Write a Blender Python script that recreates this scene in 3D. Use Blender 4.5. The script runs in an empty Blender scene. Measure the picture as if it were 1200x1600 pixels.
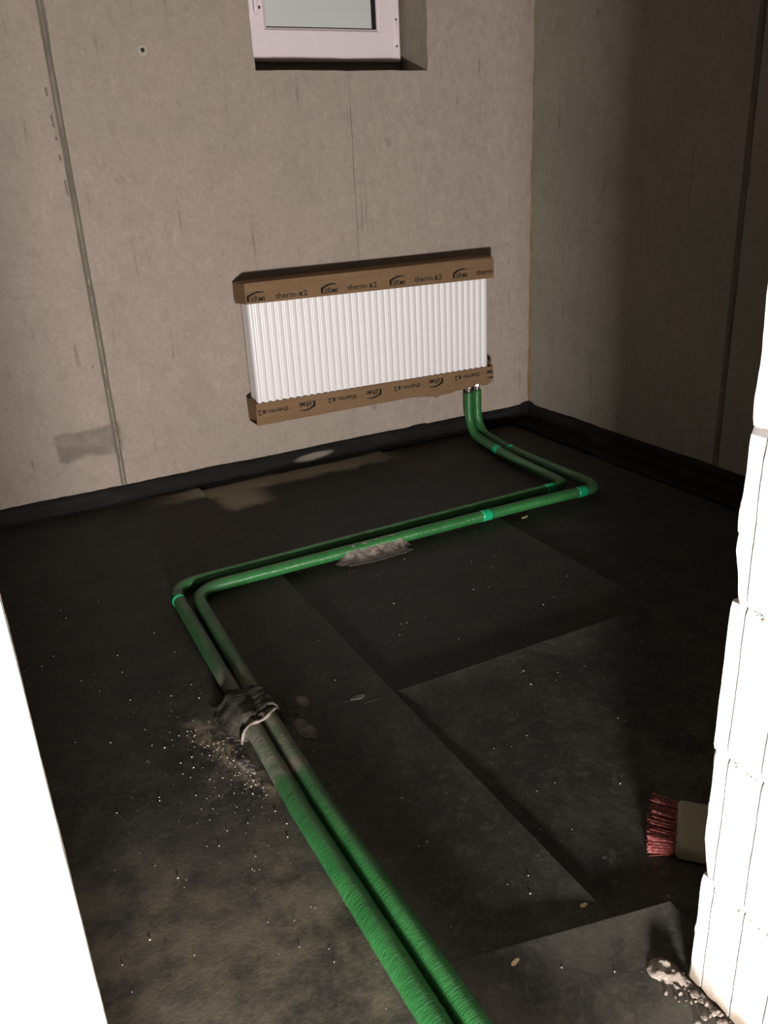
import bpy, bmesh, math, random
from mathutils import Vector, Matrix, noise
random.seed(7)
C = bpy.context.scene.collection
sc = bpy.context.scene

# ---------------------------------------------------------------- camera, world, light, exposure
cam_d = bpy.data.cameras.new('camera')
cam_d.sensor_fit = 'VERTICAL'; cam_d.sensor_height = 36.0
cam_d.lens = 36.0 * 1318.78 / 1600.0
cam_d.clip_start = 0.02
cam = bpy.data.objects.new('camera', cam_d); C.objects.link(cam)
_r = Vector((0.88287807, -0.4670456, -0.04893582))
_u = Vector((0.21805326, 0.31542834, 0.92355711))
_w = Vector((0.41590754, 0.82605894, -0.38032559))
M = Matrix((_r, _u, -_w)).transposed().to_4x4()
M.translation = Vector((-2.7163509, -3.5852493, 1.31404))
cam.matrix_world = M
sc.camera = cam

world = bpy.data.worlds.new('dark_basement'); sc.world = world
world.use_nodes = True
world.node_tree.nodes['Background'].inputs[0].default_value = (0.9, 0.95, 1, 1)
world.node_tree.nodes['Background'].inputs[1].default_value = 0.02

# a work lamp standing on the corridor floor behind the viewer
lamp_d = bpy.data.lights.new('work_lamp_light', 'AREA')
lamp_d.shape = 'RECTANGLE'; lamp_d.size = 0.26; lamp_d.size_y = 0.16
lamp_d.energy = 164.0; lamp_d.color = (1.0, 0.955, 0.925)
lamp = bpy.data.objects.new('work_lamp_light', lamp_d); C.objects.link(lamp)
lamp.location = (-2.765, -4.2, 0.19)
lamp.rotation_euler = (Vector((-0.75, 0.0, 1.4)) - lamp.location).to_track_quat('-Z', 'Y').to_euler()

sc.view_settings.view_transform = 'Standard'
sc.view_settings.look = 'None'
sc.view_settings.exposure = 0.0
sc.view_settings.gamma = 1.0
sc.view_settings.use_curve_mapping = False

# ---------------------------------------------------------------- node helper
class NT:
    def __init__(self, name, rough=0.8, spec=0.3):
        self.m = bpy.data.materials.new(name); self.m.use_nodes = True
        self.t = self.m.node_tree
        self.b = self.t.nodes['Principled BSDF']
        self.b.inputs['Roughness'].default_value = rough
        self.b.inputs['Specular IOR Level'].default_value = spec
        g = self.t.nodes.new('ShaderNodeNewGeometry'); self.pos = g.outputs['Position']
    def put(self, sock, v):
        if isinstance(v, bpy.types.NodeSocket): self.t.links.new(v, sock)
        elif isinstance(v, (tuple, list)) and len(v) == 3 and sock.type == 'RGBA': sock.default_value = (*v, 1)
        else: sock.default_value = v
    def math(self, op, a, b=0.0, clamp=False):
        n = self.t.nodes.new('ShaderNodeMath'); n.operation = op; n.use_clamp = clamp
        self.put(n.inputs[0], a); self.put(n.inputs[1], b); return n.outputs[0]
    def map(self, vec, scale=(1, 1, 1), loc=(0, 0, 0)):
        n = self.t.nodes.new('ShaderNodeMapping'); self.put(n.inputs['Vector'], vec)
        n.inputs['Scale'].default_value = scale; n.inputs['Location'].default_value = loc; return n.outputs[0]
    def noise(self, vec, scale=5.0, detail=4.0, rough=0.55, dist=0.0):
        n = self.t.nodes.new('ShaderNodeTexNoise'); self.put(n.inputs['Vector'], vec)
        n.inputs['Scale'].default_value = scale; n.inputs['Detail'].default_value = detail
        n.inputs['Roughness'].default_value = rough; n.inputs['Distortion'].default_value = dist
        return n.outputs[0]
    def voro(self, vec, scale=20.0):
        n = self.t.nodes.new('ShaderNodeTexVoronoi'); self.put(n.inputs['Vector'], vec)
        n.inputs['Scale'].default_value = scale; return n.outputs['Distance'], n.outputs['Color']
    def ramp(self, v, a, b, lo=0.0, hi=1.0):
        n = self.t.nodes.new('ShaderNodeMapRange'); n.interpolation_type = 'SMOOTHSTEP'
        self.put(n.inputs['Value'], v)
        n.inputs['From Min'].default_value = a; n.inputs['From Max'].default_value = b
        n.inputs['To Min'].default_value = lo; n.inputs['To Max'].default_value = hi; return n.outputs[0]
    def mix(self, f, a, b, mode='MIX'):
        n = self.t.nodes.new('ShaderNodeMix'); n.data_type = 'RGBA'; n.blend_type = mode
        self.put(n.inputs[0], f); self.put(n.inputs[6], a); self.put(n.inputs[7], b); return n.outputs[2]
    def xyz(self, vec=None):
        n = self.t.nodes.new('ShaderNodeSeparateXYZ'); self.put(n.inputs[0], vec or self.pos); return n.outputs
    def uv(self):
        n = self.t.nodes.new('ShaderNodeUVMap'); return n.outputs[0]
    def box(self, v, a, b, s):          # soft window a..b
        return self.math('MULTIPLY', self.ramp(v, a - s, a + s), self.ramp(v, b - s, b + s, 1.0, 0.0))
    def mul(self, *a):
        r = a[0]
        for x in a[1:]: r = self.math('MULTIPLY', r, x)
        return r
    def add(self, a, b): return self.math('ADD', a, b)
    def color(self, c): self.put(self.b.inputs['Base Color'], c)
    def rough(self, r): self.put(self.b.inputs['Roughness'], r)
    def bump(self, h, strength=0.3, dist=0.002):
        n = self.t.nodes.new('ShaderNodeBump'); self.put(n.inputs['Height'], h)
        n.inputs['Strength'].default_value = strength; n.inputs['Distance'].default_value = dist
        self.t.links.new(n.outputs[0], self.b.inputs['Normal'])

def plain(name, col, rough=0.6, spec=0.3, metal=0.0, var=0.06, scale=30):
    n = NT(name, rough, spec)
    n.b.inputs['Metallic'].default_value = metal
    f = n.noise(n.pos, scale, 4)
    n.color(n.mix(f, tuple(c * (1 - var) for c in col), tuple(min(1, c * (1 + var)) for c in col)))
    return n.m

def concrete(name, a, b, dark, stain=False, side='x'):
    n = NT(name, 0.85, 0.2)
    P = n.pos
    big = n.noise(P, 1.6, 5, 0.6, 0.4)
    med = n.noise(P, 7.0, 6, 0.65, 0.3)
    st = n.noise(n.map(P, (9, 9, 0.7)), 1.0, 5, 0.6)
    fine = n.noise(P, 60, 3, 0.6)
    c = n.mix(n.ramp(big, 0.32, 0.68), a, b)
    c = n.mix(n.ramp(med, 0.45, 0.75, 0, 0.30), c, dark)
    c = n.mix(n.ramp(st, 0.55, 0.78, 0, 0.32), c, dark)
    c = n.mix(n.ramp(n.noise(P, 3.3, 5, 0.6, 0.6), 0.55, 0.75, 0, 0.30), c, tuple(min(1, x * 1.22) for x in a))
    c = n.mix(n.ramp(fine, 0.3, 0.7, 0, 0.22), c, tuple(x * 0.8 for x in dark))
    mo = n.noise(P, 19, 6, 0.7, 0.5); mo2 = n.noise(n.map(P, (1.4, 1.4, 0.8), (3, 7, 1)), 24, 6, 0.72, 0.6)
    c = n.mix(n.ramp(mo, 0.50, 0.66, 0, 0.34), c, tuple(x * 1.05 for x in dark))
    c = n.mix(n.ramp(mo2, 0.53, 0.68, 0, 0.30), c, tuple(min(1, x * 1.28) for x in a))
    # smeared fine lines left by the formwork
    ln = n.noise(n.map(P, (40, 40, 2.2)), 1.0, 2, 0.5)
    c = n.mix(n.mul(n.ramp(ln, 0.635, 0.72, 0, 0.42), n.ramp(med, 0.45, 0.6)), c, tuple(x * 0.45 for x in dark))
    # dark scuffs where paste stuck to the formwork
    wv_ = n.t.nodes.new('ShaderNodeVectorMath'); wv_.operation = 'ADD'
    nn = n.t.nodes.new('ShaderNodeTexNoise'); nn.inputs['Scale'].default_value = 22; nn.inputs['Detail'].default_value = 4; n.put(nn.inputs['Vector'], P)
    sc_ = n.t.nodes.new('ShaderNodeVectorMath'); sc_.operation = 'SCALE'; sc_.inputs['Scale'].default_value = 0.09; n.put(sc_.inputs[0], nn.outputs['Color'])
    n.put(wv_.inputs[0], P); n.put(wv_.inputs[1], sc_.outputs[0])
    d2_, c2_ = n.voro(n.map(wv_.outputs[0], (0 if side == 'y' else 1, 0 if side == 'x' else 1, 0.65)), 5.5)
    scuff = n.mul(n.ramp(d2_, 0.05, 0.115, 1, 0), n.ramp(n.xyz(c2_)[1], 0.74, 0.78), n.ramp(mo, 0.40, 0.56, 0.2, 1.0))
    c = n.mix(n.mul(scuff, 0.50), c, tuple(x * 0.6 for x in dark))
    d, cc = n.voro(n.map(P, (0 if side == 'y' else 1, 0 if side == 'x' else 1, 1), (0.3, 0.7, 0.2)), 9.0)
    sel = n.ramp(n.xyz(cc)[0], 0.80, 0.82)
    pits = n.mul(n.ramp(d, 0.022, 0.045, 1, 0), sel)
    c = n.mix(n.mul(pits, 0.8), c, tuple(x * 0.22 for x in dark))
    sx, sy, sz = n.xyz()
    if stain:
        wob = n.noise(P, 9, 5, 0.7)
        w = n.math('MULTIPLY', n.math('SUBTRACT', wob, 0.5), 0.09)
        m = n.mul(n.box(n.add(sx, w), -2.40, -2.14, 0.012), n.box(n.add(sz, w), 0.235, 0.358, 0.012))
        c = n.mix(n.mul(m, n.ramp(med, 0.3, 0.6, 0.35, 0.75)), c, tuple(x * 0.62 for x in dark))
        crack = n.add(sx, n.math('MULTIPLY', n.math('SUBTRACT', n.noise(P, 6, 4), 0.5), 0.012))
        m2 = n.mul(n.box(crack, -0.9715, -0.9685, 0.0012), n.box(sz, 0.93, 1.69, 0.05), n.ramp(med, 0.35, 0.55, 0.2, 0.9))
        c = n.mix(m2, c, tuple(x * 0.3 for x in dark))
        # dashed scuff marks beside the formwork joint
        m3 = n.mul(n.box(n.add(sx, n.math('MULTIPLY', sz, 0.03)), -2.147, -2.139, 0.002), n.box(sz, 1.25, 1.80, 0.05), n.ramp(n.noise(n.map(P, (1, 1, 22)), 1.0, 3), 0.52, 0.56))
        c = n.mix(n.mul(m3, 0.75), c, tuple(x * 0.45 for x in dark))
        # paler tone to the right, under the window
        m4 = n.mul(n.ramp(n.add(sx, n.math('MULTIPLY', mo, 0.5)), -1.2, -0.3, 0.0, 0.30), n.ramp(mo2, 0.35, 0.6))
        c = n.mix(m4, c, tuple(min(1, x * 1.25) for x in a))
    n.color(c)
    h = n.add(n.math('MULTIPLY', fine, 0.25), n.math('MULTIPLY', pits, -1.6))
    h = n.add(h, n.math('MULTIPLY', med, 0.5))
    n.bump(h, 0.35, 0.003)
    return n.m

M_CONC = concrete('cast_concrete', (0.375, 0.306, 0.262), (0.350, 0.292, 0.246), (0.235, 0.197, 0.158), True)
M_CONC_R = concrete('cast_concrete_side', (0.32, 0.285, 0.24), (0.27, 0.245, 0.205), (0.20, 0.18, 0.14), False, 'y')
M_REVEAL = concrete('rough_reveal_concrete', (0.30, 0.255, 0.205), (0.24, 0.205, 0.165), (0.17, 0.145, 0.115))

def joint_mat(name, a, b, rust=0.0, core=False):
    n = NT(name, 0.9, 0.15)
    f = n.noise(n.map(n.pos, (30, 30, 5)), 1.5, 5, 0.65)
    c = n.mix(n.ramp(f, 0.35, 0.7), a, b)
    sp = n.noise(n.map(n.pos, (60, 60, 14)), 1.3, 4, 0.6)
    c = n.mix(n.ramp(sp, 0.64, 0.74, 0, 0.8), c, (0.45, 0.40, 0.34))
    if rust:
        z = n.xyz()[2]
        rm = n.mul(n.ramp(z, 0.3, 1.35, 1.0, 0.15), n.ramp(n.noise(n.pos, 24, 4), 0.35, 0.65, 0.3, 1.0))
        c = n.mix(n.mul(rm, rust), c, (0.20, 0.115, 0.045))
    if core:
        x = n.xyz()[0]; q = n.math('ABSOLUTE', n.add(x, n.add(2.1612, n.math('MULTIPLY', n.math('SUBTRACT', n.noise(n.map(n.pos, (1, 1, 5)), 1.0, 3), 0.5), 0.006))))
        c = n.mix(n.mul(n.ramp(q, 0.0008, 0.0035, 0.6, 0), n.ramp(n.noise(n.map(n.pos, (60, 60, 34)), 1.0, 5, 0.75), 0.47, 0.62), n.ramp(n.xyz()[2], 1.25, 0.95, 0.25, 1.0)), c, (0.47, 0.41, 0.34))
        c = n.mix(n.mul(n.box(q, 0.005, 0.010, 0.002), n.ramp(f, 0.35, 0.6, 0.1, 0.6)), c, (0.075, 0.062, 0.048))
    n.color(c); n.bump(f, 0.5, 0.004)
    return n.m
M_JOINT = joint_mat('joint_filler', (0.145, 0.122, 0.095), (0.26, 0.225, 0.18), 0.0, True)
M_JOINT_D = joint_mat('dark_joint_filler', (0.13, 0.112, 0.088), (0.19, 0.165, 0.13))
M_CORNER = joint_mat('corner_filler', (0.17, 0.135, 0.09), (0.27, 0.225, 0.165), 0.95)

def floor_mat():
    n = NT('bitumen_membrane', 0.62, 0.25)
    P = n.pos; x, y, z = n.xyz()
    big = n.noise(P, 2.2, 6, 0.65, 0.1)
    med = n.noise(P, 9, 6, 0.7, 0.4)
    fine = n.noise(P, 110, 3, 0.7)
    c = n.mix(n.ramp(med, 0.3, 0.7), (0.024, 0.023, 0.0195), (0.042, 0.040, 0.034))
    c = n.mix(n.ramp(fine, 0.45, 0.75, 0, 0.4), c, (0.085, 0.08, 0.07))
    gr = n.noise(P, 38, 6, 0.75, 0.3)
    c = n.mix(n.mul(n.ramp(gr, 0.52, 0.68, 0, 0.55), n.ramp(y, -0.8, -2.2, 0.15, 1.0)), c, (0.105, 0.092, 0.075))
    c = n.mix(n.mul(n.ramp(gr, 0.46, 0.34, 0, 0.5), n.ramp(y, -1.2, -2.4, 0.2, 1.0)), c, (0.017, 0.016, 0.014))
    # trodden-in cement dust: thick near the doorway left of the pipes, a brushed strip along the back wall
    d1 = n.mul(n.ramp(n.add(y, n.math('MULTIPLY', big, 0.45)), -1.65, -2.25), n.ramp(x, -2.10, -2.30), n.ramp(n.noise(P, 6.5, 7, 0.72, 0.15), 0.36, 0.60, 0.15, 0.9))
    d2 = n.mul(n.ramp(y, -1.2, -2.9), n.ramp(big, 0.42, 0.70), n.ramp(med, 0.35, 0.65), 0.55)
    wob = n.math('MULTIPLY', n.math('SUBTRACT', n.noise(P, 5, 5, 0.7, 0.5), 0.5), 0.22)
    d3 = n.mul(n.box(n.add(x, wob), -1.96, -0.95, 0.16), n.box(n.add(y, n.math('MULTIPLY', wob, 0.6)), -0.16, -0.030, 0.030), n.ramp(n.noise(n.map(P, (3, 16, 1)), 1.5, 5, 0.7), 0.3, 0.6, 0.70, 1.0))
    d3b = n.mul(n.box(n.add(x, wob), -1.80, -1.62, 0.06), n.box(n.add(y, wob), -0.33, -0.10, 0.05), 0.9)
    rx = n.math('ADD', x, 2.29); ry = n.math('ADD', y, 1.93)
    rr = n.math('SQRT', n.add(n.math('MULTIPLY', n.mul(rx, rx), 3.2), n.mul(ry, ry)))
    d4 = n.mul(n.ramp(n.add(rr, wob), 0.10, 0.36, 1, 0), n.ramp(med, 0.45, 0.60), 0.8)
    d5 = n.mul(n.ramp(y, -2.62, -2.85), n.ramp(med, 0.35, 0.6, 0.25, 1.0), 0.40)
    d6 = n.mul(n.box(n.add(x, wob), -0.95, -0.35, 0.10), n.box(n.add(y, wob), -0.40, -0.08, 0.06), 0.30)
    dust = n.math('MAXIMUM', n.math('MAXIMUM', d1, d2), n.math('MAXIMUM', n.math('MAXIMUM', d3, d3b), n.math('MAXIMUM', d4, n.math('MAXIMUM', d5, d6))))
    c = n.mix(n.mul(dust, 0.80), c, (0.150, 0.130, 0.100))
    c = n.mix(n.mul(d1, n.ramp(n.noise(P, 17, 6, 0.7), 0.38, 0.62), 0.55), c, (0.225, 0.190, 0.140))
    c = n.mix(n.mul(n.math('MAXIMUM', d3, d3b), 0.85), c, (0.44, 0.39, 0.30))
    # brown cement streak scraped along the floor left of the lump
    wx = n.math('MULTIPLY', n.math('SUBTRACT', n.noise(P, 14, 6, 0.72, 0.3), 0.5), 0.16)
    lx = n.math('ABSOLUTE', n.add(n.add(x, 2.328), n.add(n.math('MULTIPLY', n.add(y, 1.91), 0.235), wx)))
    sk = n.mul(n.ramp(lx, 0.008, 0.034, 1, 0), n.box(n.add(y, wx), -2.10, -1.73, 0.04), n.ramp(n.noise(P, 48, 6, 0.75), 0.36, 0.58, 0.25, 1.0))
    c = n.mix(n.mul(sk, 0.95), c, (0.30, 0.255, 0.19))
    # small cement splashes
    dv, cv = n.voro(n.map(P, (1, 1, 0)), 26.0)
    sp = n.mul(n.ramp(n.add(dv, n.math('MULTIPLY', fine, 0.15)), 0.12, 0.22, 1, 0), n.ramp(n.xyz(cv)[0], 0.90, 0.93), n.ramp(y, -0.9, -1.5))
    c = n.mix(n.mul(sp, 0.55), c, (0.30, 0.27, 0.24))
    n.color(c)
    n.bump(n.add(n.math('MULTIPLY', med, 0.35), n.math('MULTIPLY', fine, 0.35)), 0.45, 0.003)
    return n.m
M_FLOOR = floor_mat()

def upstand_mat():
    n = NT('bitumen_upstand', 0.75, 0.12)
    f = n.noise(n.map(n.pos, (3, 3, 12)), 2.0, 5, 0.65, 0.4)
    c = n.mix(n.ramp(f, 0.35, 0.7), (0.0095, 0.0092, 0.0085), (0.0165, 0.0155, 0.014))
    x, y, z = n.xyz()
    w = n.math('MULTIPLY', n.math('SUBTRACT', n.noise(n.pos, 6, 4), 0.5), 0.12)
    ex = n.math('DIVIDE', n.add(x, 1.27), 0.11); ez = n.math('DIVIDE', n.add(z, n.math('MULTIPLY', x, -0.05)), 1.0)
    ez = n.math('DIVIDE', n.math('SUBTRACT', ez, 0.105), 0.019)
    m = n.mul(n.ramp(n.add(n.add(n.mul(ex, ex), n.mul(ez, ez)), n.math('MULTIPLY', w, 7.0)), 0.35, 1.1, 1, 0), n.ramp(y, -0.05, -0.03))
    c = n.mix(n.mul(m, n.ramp(f, 0.35, 0.6, 0.35, 0.75)), c, (0.24, 0.21, 0.17))
    n.color(c); n.bump(f, 0.4, 0.004); return n.m
M_UP = upstand_mat()

def block_mat():
    n = NT('sand_lime_block', 0.9, 0.1)
    x, y, z = n.xyz()
    f = n.noise(n.pos, 70, 4, 0.6); b = n.noise(n.pos, 14, 5, 0.65, 0.4)
    c = n.mix(n.ramp(f, 0.3, 0.7), (0.80, 0.77, 0.72), (0.88, 0.86, 0.82))
    # block colour turns brown towards the foot
    foot = n.mul(n.ramp(n.add(z, n.math('MULTIPLY', b, 0.06)), 0.055, 0.135, 1, 0), 0.9)
    c = n.mix(foot, c, (0.115, 0.075, 0.042))
    n.color(c); n.bump(n.add(f, b), 0.4, 0.002); return n.m
M_BLOCK = block_mat()
M_SLOT = plain('shade_painted_groove', (0.30, 0.29, 0.28), 0.95, 0.05)  # darker than the block itself: shade inside the grooves painted as colour
M_MORTAR = plain('brownish_mortar', (0.22, 0.185, 0.155), 0.95, 0.1, var=0.25, scale=60)

def mortar_mat(name, a, b, s=26):
    n = NT(name, 0.92, 0.12)
    f = n.noise(n.pos, s, 6, 0.7, 0.3); g = n.noise(n.pos, 120, 3, 0.6)
    c = n.mix(n.ramp(f, 0.32, 0.68), a, b)
    n.color(n.mix(n.ramp(g, 0.55, 0.75, 0, 0.45), c, tuple(min(1, q * 1.5) for q in b)))
    n.bump(n.add(f, g), 0.6, 0.004); return n.m
M_LUMP = mortar_mat('dark_mortar', (0.030, 0.028, 0.022), (0.085, 0.078, 0.062))
M_FILLET = mortar_mat('light_mortar', (0.11, 0.09, 0.075), (0.27, 0.225, 0.19))
def streak_mat():
    n = NT('dark_based_mortar', 0.92, 0.12)
    f = n.noise(n.pos, 40, 6, 0.7, 0.3); z = n.xyz()[2]
    c = n.mix(n.ramp(f, 0.32, 0.68), (0.13, 0.105, 0.088), (0.30, 0.25, 0.215))
    c = n.mix(n.ramp(n.add(z, n.math('MULTIPLY', f, 0.035)), 0.026, 0.052, 0.92, 0.0), c, (0.045, 0.038, 0.032))  # mortar colour darkens towards the base
    n.color(c); n.bump(f, 0.6, 0.004); return n.m
M_STREAK = streak_mat()
M_DAB = mortar_mat('grey_mortar_dab', (0.10, 0.094, 0.085), (0.26, 0.245, 0.225))
M_CRUMB = plain('plaster_crumb', (0.42, 0.39, 0.355), 0.9, 0.1, var=0.35, scale=90)

def pipe_mat():
    n = NT('green_foil_insulation', 0.38, 0.7)
    P = n.pos; x, y, z = n.xyz()
    u = n.uv()
    wr = n.noise(n.map(u, (230, 4.5, 1)), 1.0, 3, 0.6, 1.2)
    wr2 = n.noise(n.map(u, (55, 7, 1)), 1.0, 4, 0.6, 0.8)
    c = n.mix(n.ramp(n.noise(P, 8, 4), 0.3, 0.7), (0.021, 0.122, 0.031), (0.033, 0.165, 0.044))
    c = n.mix(n.ramp(wr, 0.56, 0.72, 0, 0.40), c, (0.075, 0.30, 0.10))
    # film of dust: heaviest round the mortar lump, thin on the long run to the corner
    b = n.noise(P, 16, 5, 0.7, 0.4)
    near = n.mul(n.box(n.add(y, n.math('MULTIPLY', n.math('SUBTRACT', b, 0.5), 0.10)), -2.095, -1.60, 0.03), n.ramp(x, -2.0, -2.1))
    near = n.mul(near, n.ramp(b, 0.34, 0.56, 0.30, 0.92))
    film = n.mul(n.box(y, -2.2, -1.08, 0.2), n.ramp(x, -2.0, -2.1), n.ramp(n.noise(P, 5, 4), 0.3, 0.7, 0.25, 0.55))
    film2 = n.mul(n.ramp(x, -0.62, -0.5), n.ramp(y, -0.15, -0.3), 0.45)
    dust = n.math('MAXIMUM', near, n.math('MAXIMUM', film, film2))
    c = n.mix(n.mul(n.math('MAXIMUM', film, film2), 1.0), c, (0.045, 0.075, 0.042))
    c = n.mix(near, c, (0.185, 0.168, 0.128))
    n.color(c)
    n.rough(n.add(0.30, n.math('MULTIPLY', dust, 0.55)))
    n.bump(n.add(n.math('MULTIPLY', wr, 0.8), n.math('MULTIPLY', wr2, 0.35)), 0.75, 0.003)
    return n.m
M_PIPE = pipe_mat()
M_TAPE = plain('bright_green_tape', (0.010, 0.34, 0.145), 0.32, 0.5, var=0.1, scale=60)
M_CHROME = plain('nickel_brass', (0.72, 0.68, 0.66), 0.22, 0.5, 1.0, var=0.05)
M_BRONZE = plain('dull_pipe_end', (0.05, 0.045, 0.04), 0.5, 0.4, 0.0)
M_WHITE = plain('white_radiator_enamel', (0.80, 0.765, 0.765), 0.33, 0.5, var=0.01)
M_UPVC = plain('white_window_plastic', (0.82, 0.715, 0.725), 0.4, 0.4, var=0.02)
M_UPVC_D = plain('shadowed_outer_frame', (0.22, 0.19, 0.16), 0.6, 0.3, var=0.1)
M_BLACK = plain('black_rubber_gasket', (0.012, 0.012, 0.013), 0.5, 0.3)
M_INK = plain('black_print', (0.018, 0.015, 0.014), 0.7, 0.2, var=0.05)
def card_mat():
    n = NT('brown_cardboard', 0.85, 0.15)
    f = n.noise(n.map(n.pos, (1.5, 1.5, 20)), 3.0, 4, 0.6); g = n.noise(n.pos, 150, 3, 0.7)
    c = n.mix(n.ramp(f, 0.3, 0.7), (0.185, 0.108, 0.056), (0.215, 0.131, 0.070))
    n.color(n.mix(n.ramp(g, 0.4, 0.8, 0, 0.25), c, (0.30, 0.21, 0.14))); n.bump(g, 0.15, 0.001); return n.m
M_CARD = card_mat()
def glass_mat():
    n = NT('milky_film_glass', 0.12, 0.5)
    f = n.noise(n.pos, 3, 3)
    n.color(n.mix(f, (0.58, 0.60, 0.585), (0.66, 0.68, 0.665)))
    return n.m
M_GLASS = glass_mat()
M_BRUSH = plain('grey_brush_body', (0.34, 0.315, 0.235), 0.6, 0.3, var=0.12, scale=18)
def bristle_mat():
    n = NT('red_bristles', 0.45, 0.4)
    f = n.noise(n.map(n.pos, (1, 1, 1)), 160, 2)
    n.color(n.mix(n.ramp(f, 0.5, 0.7), (0.22, 0.048, 0.044), (0.40, 0.22, 0.20))); return n.m
M_BRISTLE = bristle_mat()
M_CHIP = plain('pale_wood', (0.62, 0.47, 0.28), 0.8, 0.2, var=0.15, scale=80)
M_CEIL = concrete('ceiling_concrete', (0.33, 0.29, 0.25), (0.28, 0.25, 0.21), (0.2, 0.18, 0.15))

# ---------------------------------------------------------------- object helpers
def wloc(o):
    v = Vector((0, 0, 0))
    while o: v += o.location; o = o.parent
    return v
def obj(name, bm, mat, parent=None, smooth=False, kind=None):
    if smooth:
        for f in bm.faces: f.smooth = True
    me = bpy.data.meshes.new(name)
    if parent:
        off = wloc(parent)
        bmesh.ops.translate(bm, verts=bm.verts, vec=-off)
    bmesh.ops.recalc_face_normals(bm, faces=bm.faces)
    bm.to_mesh(me); bm.free()
    me.materials.append(mat)
    o = bpy.data.objects.new(name, me); C.objects.link(o)
    if parent: o.parent = parent
    if kind: o['kind'] = kind
    return o
def empty(name, loc=(0, 0, 0)):
    o = bpy.data.objects.new(name, None); C.objects.link(o); o.location = loc; o.empty_display_size = 0.1
    return o
def tag(o, label, cat, group=None):
    o['label'] = label; o['category'] = cat
    if group: o['group'] = group
    return o
def struct(o): o['kind'] = 'structure'; return o
def box(bm, x0, x1, y0, y1, z0, z1, bevel=0.0, seg=2):
    r = bmesh.ops.create_cube(bm, size=1.0)
    vs = r['verts']
    for v in vs:
        v.co = Vector((x0 + (v.co.x + .5) * (x1 - x0), y0 + (v.co.y + .5) * (y1 - y0), z0 + (v.co.z + .5) * (z1 - z0)))
    if bevel:
        es = list({e for v in vs for e in v.link_edges})
        bmesh.ops.bevel(bm, geom=es, offset=bevel, segments=seg, profile=0.5, affect='EDGES')
    return bm
def nb(): return bmesh.new()
def prism(bm, pts, axis, a, b):
    """extrude a 2D outline along an axis; pts in the other two axes (x,y),(x,z) or (y,z)"""
    def mk(p, t):
        if axis == 'z': return (p[0], p[1], t)
        if axis == 'y': return (p[0], t, p[1])
        return (t, p[0], p[1])
    A = [bm.verts.new(mk(p, a)) for p in pts]; B = [bm.verts.new(mk(p, b)) for p in pts]
    n = len(pts)
    for i in range(n):
        j = (i + 1) % n; bm.faces.new((A[i], A[j], B[j], B[i]))
    bm.faces.new(A); bm.faces.new(B[::-1]); return bm
def nz(x, y, z=0.0, s=1.0): return noise.noise(Vector((x * s, y * s, z * s)))
def fnz(x, y, z=0.0, s=1.0): return noise.fractal(Vector((x * s, y * s, z * s)), 1.0, 2.0, 4)

CEIL = 2.5
COURSE = 0.2474

# ---------------------------------------------------------------- floor: screed slab + membrane sheets
floor = struct(obj('floor', box(nb(), -4.8, 0.3, -5.8, 0.3, -0.20, -0.012), M_FLOOR))

def sheet(c00, c10, c11, c01, z, lift=(0, 0, 0, 0), seed=0, n=(36, 44), th=0.004):
    """c00..c01 plan corners; lift: rise at edges v=0, u=1, v=1, u=0"""
    bm = nb(); nu, nv = n; top = []; bot = []
    def d2(u, v):
        p = (Vector(c00) * (1 - u) + Vector(c10) * u) * (1 - v) + (Vector(c01) * (1 - u) + Vector(c11) * u) * v
        return p
    lu = (Vector(c10) - Vector(c00)).length; lv = (Vector(c01) - Vector(c00)).length
    for j in range(nv + 1):
        rt = []; rb = []
        for i in range(nu + 1):
            # denser towards the borders
            u = 0.5 - 0.5 * math.cos(math.pi * i / nu); v = 0.5 - 0.5 * math.cos(math.pi * j / nv)
            p = d2(u, v)
            e = 0.0
            for k, dist in enumerate((v * lv, (1 - u) * lu, (1 - v) * lv, u * lu)):
                if lift[k]: 
                    q = max(0.0, 1 - dist / 0.10)
                    e = max(e, lift[k] * q * q * (1.0 + 0.5 * nz(p.x, p.y, seed, 2.5)))
            h = z + e + 0.0012 * nz(p.x, p.y, seed + 3, 3.5)
            if i in (0, nu): p = Vector((p.x + 0.003 * nz(p.x, p.y, seed, 9), p.y))
            if j in (0, nv): p = Vector((p.x, p.y + 0.003 * nz(p.x, p.y, seed, 9)))
            rt.append(bm.verts.new((p.x, p.y, h))); rb.append(bm.verts.new((p.x, p.y, h - th)))
        top.append(rt); bot.append(rb)
    for j in range(nv):
        for i in range(nu):
            f = bm.faces.new((top[j][i], top[j][i + 1], top[j + 1][i + 1], top[j + 1][i])); f.smooth = True
            bm.faces.new((bot[j][i], bot[j + 1][i], bot[j + 1][i + 1], bot[j][i + 1]))
    for j in range(nv):
        bm.faces.new((top[j][0], top[j + 1][0], bot[j + 1][0], bot[j][0]))
        bm.faces.new((top[j][nu], bot[j][nu], bot[j + 1][nu], top[j + 1][nu]))
    for i in range(nu):
        bm.faces.new((top[0][i], bot[0][i], bot[0][i + 1], top[0][i + 1]))
        bm.faces.new((top[nv][i], top[nv][i + 1], bot[nv][i + 1], bot[nv][i]))
    return bm
obj('membrane_sheet', sheet((-0.98, -3.0), (-0.01, -3.0), (-0.01, -0.01), (-0.98, -0.01), -0.004, seed=1), M_FLOOR, floor)
obj('membrane_sheet', sheet((-1.95, -2.0), (-0.943, -2.0), (-0.935, -0.01), (-1.95, -0.01), 0.001, (0, 0.005, 0, 0), seed=2), M_FLOOR, floor)
obj('membrane_sheet', sheet((-1.95, -3.0), (-0.955, -3.0), (-0.953, -1.903), (-1.95, -1.888), 0.006, (0, 0.005, 0.0075, 0), seed=3), M_FLOOR, floor)
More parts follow.
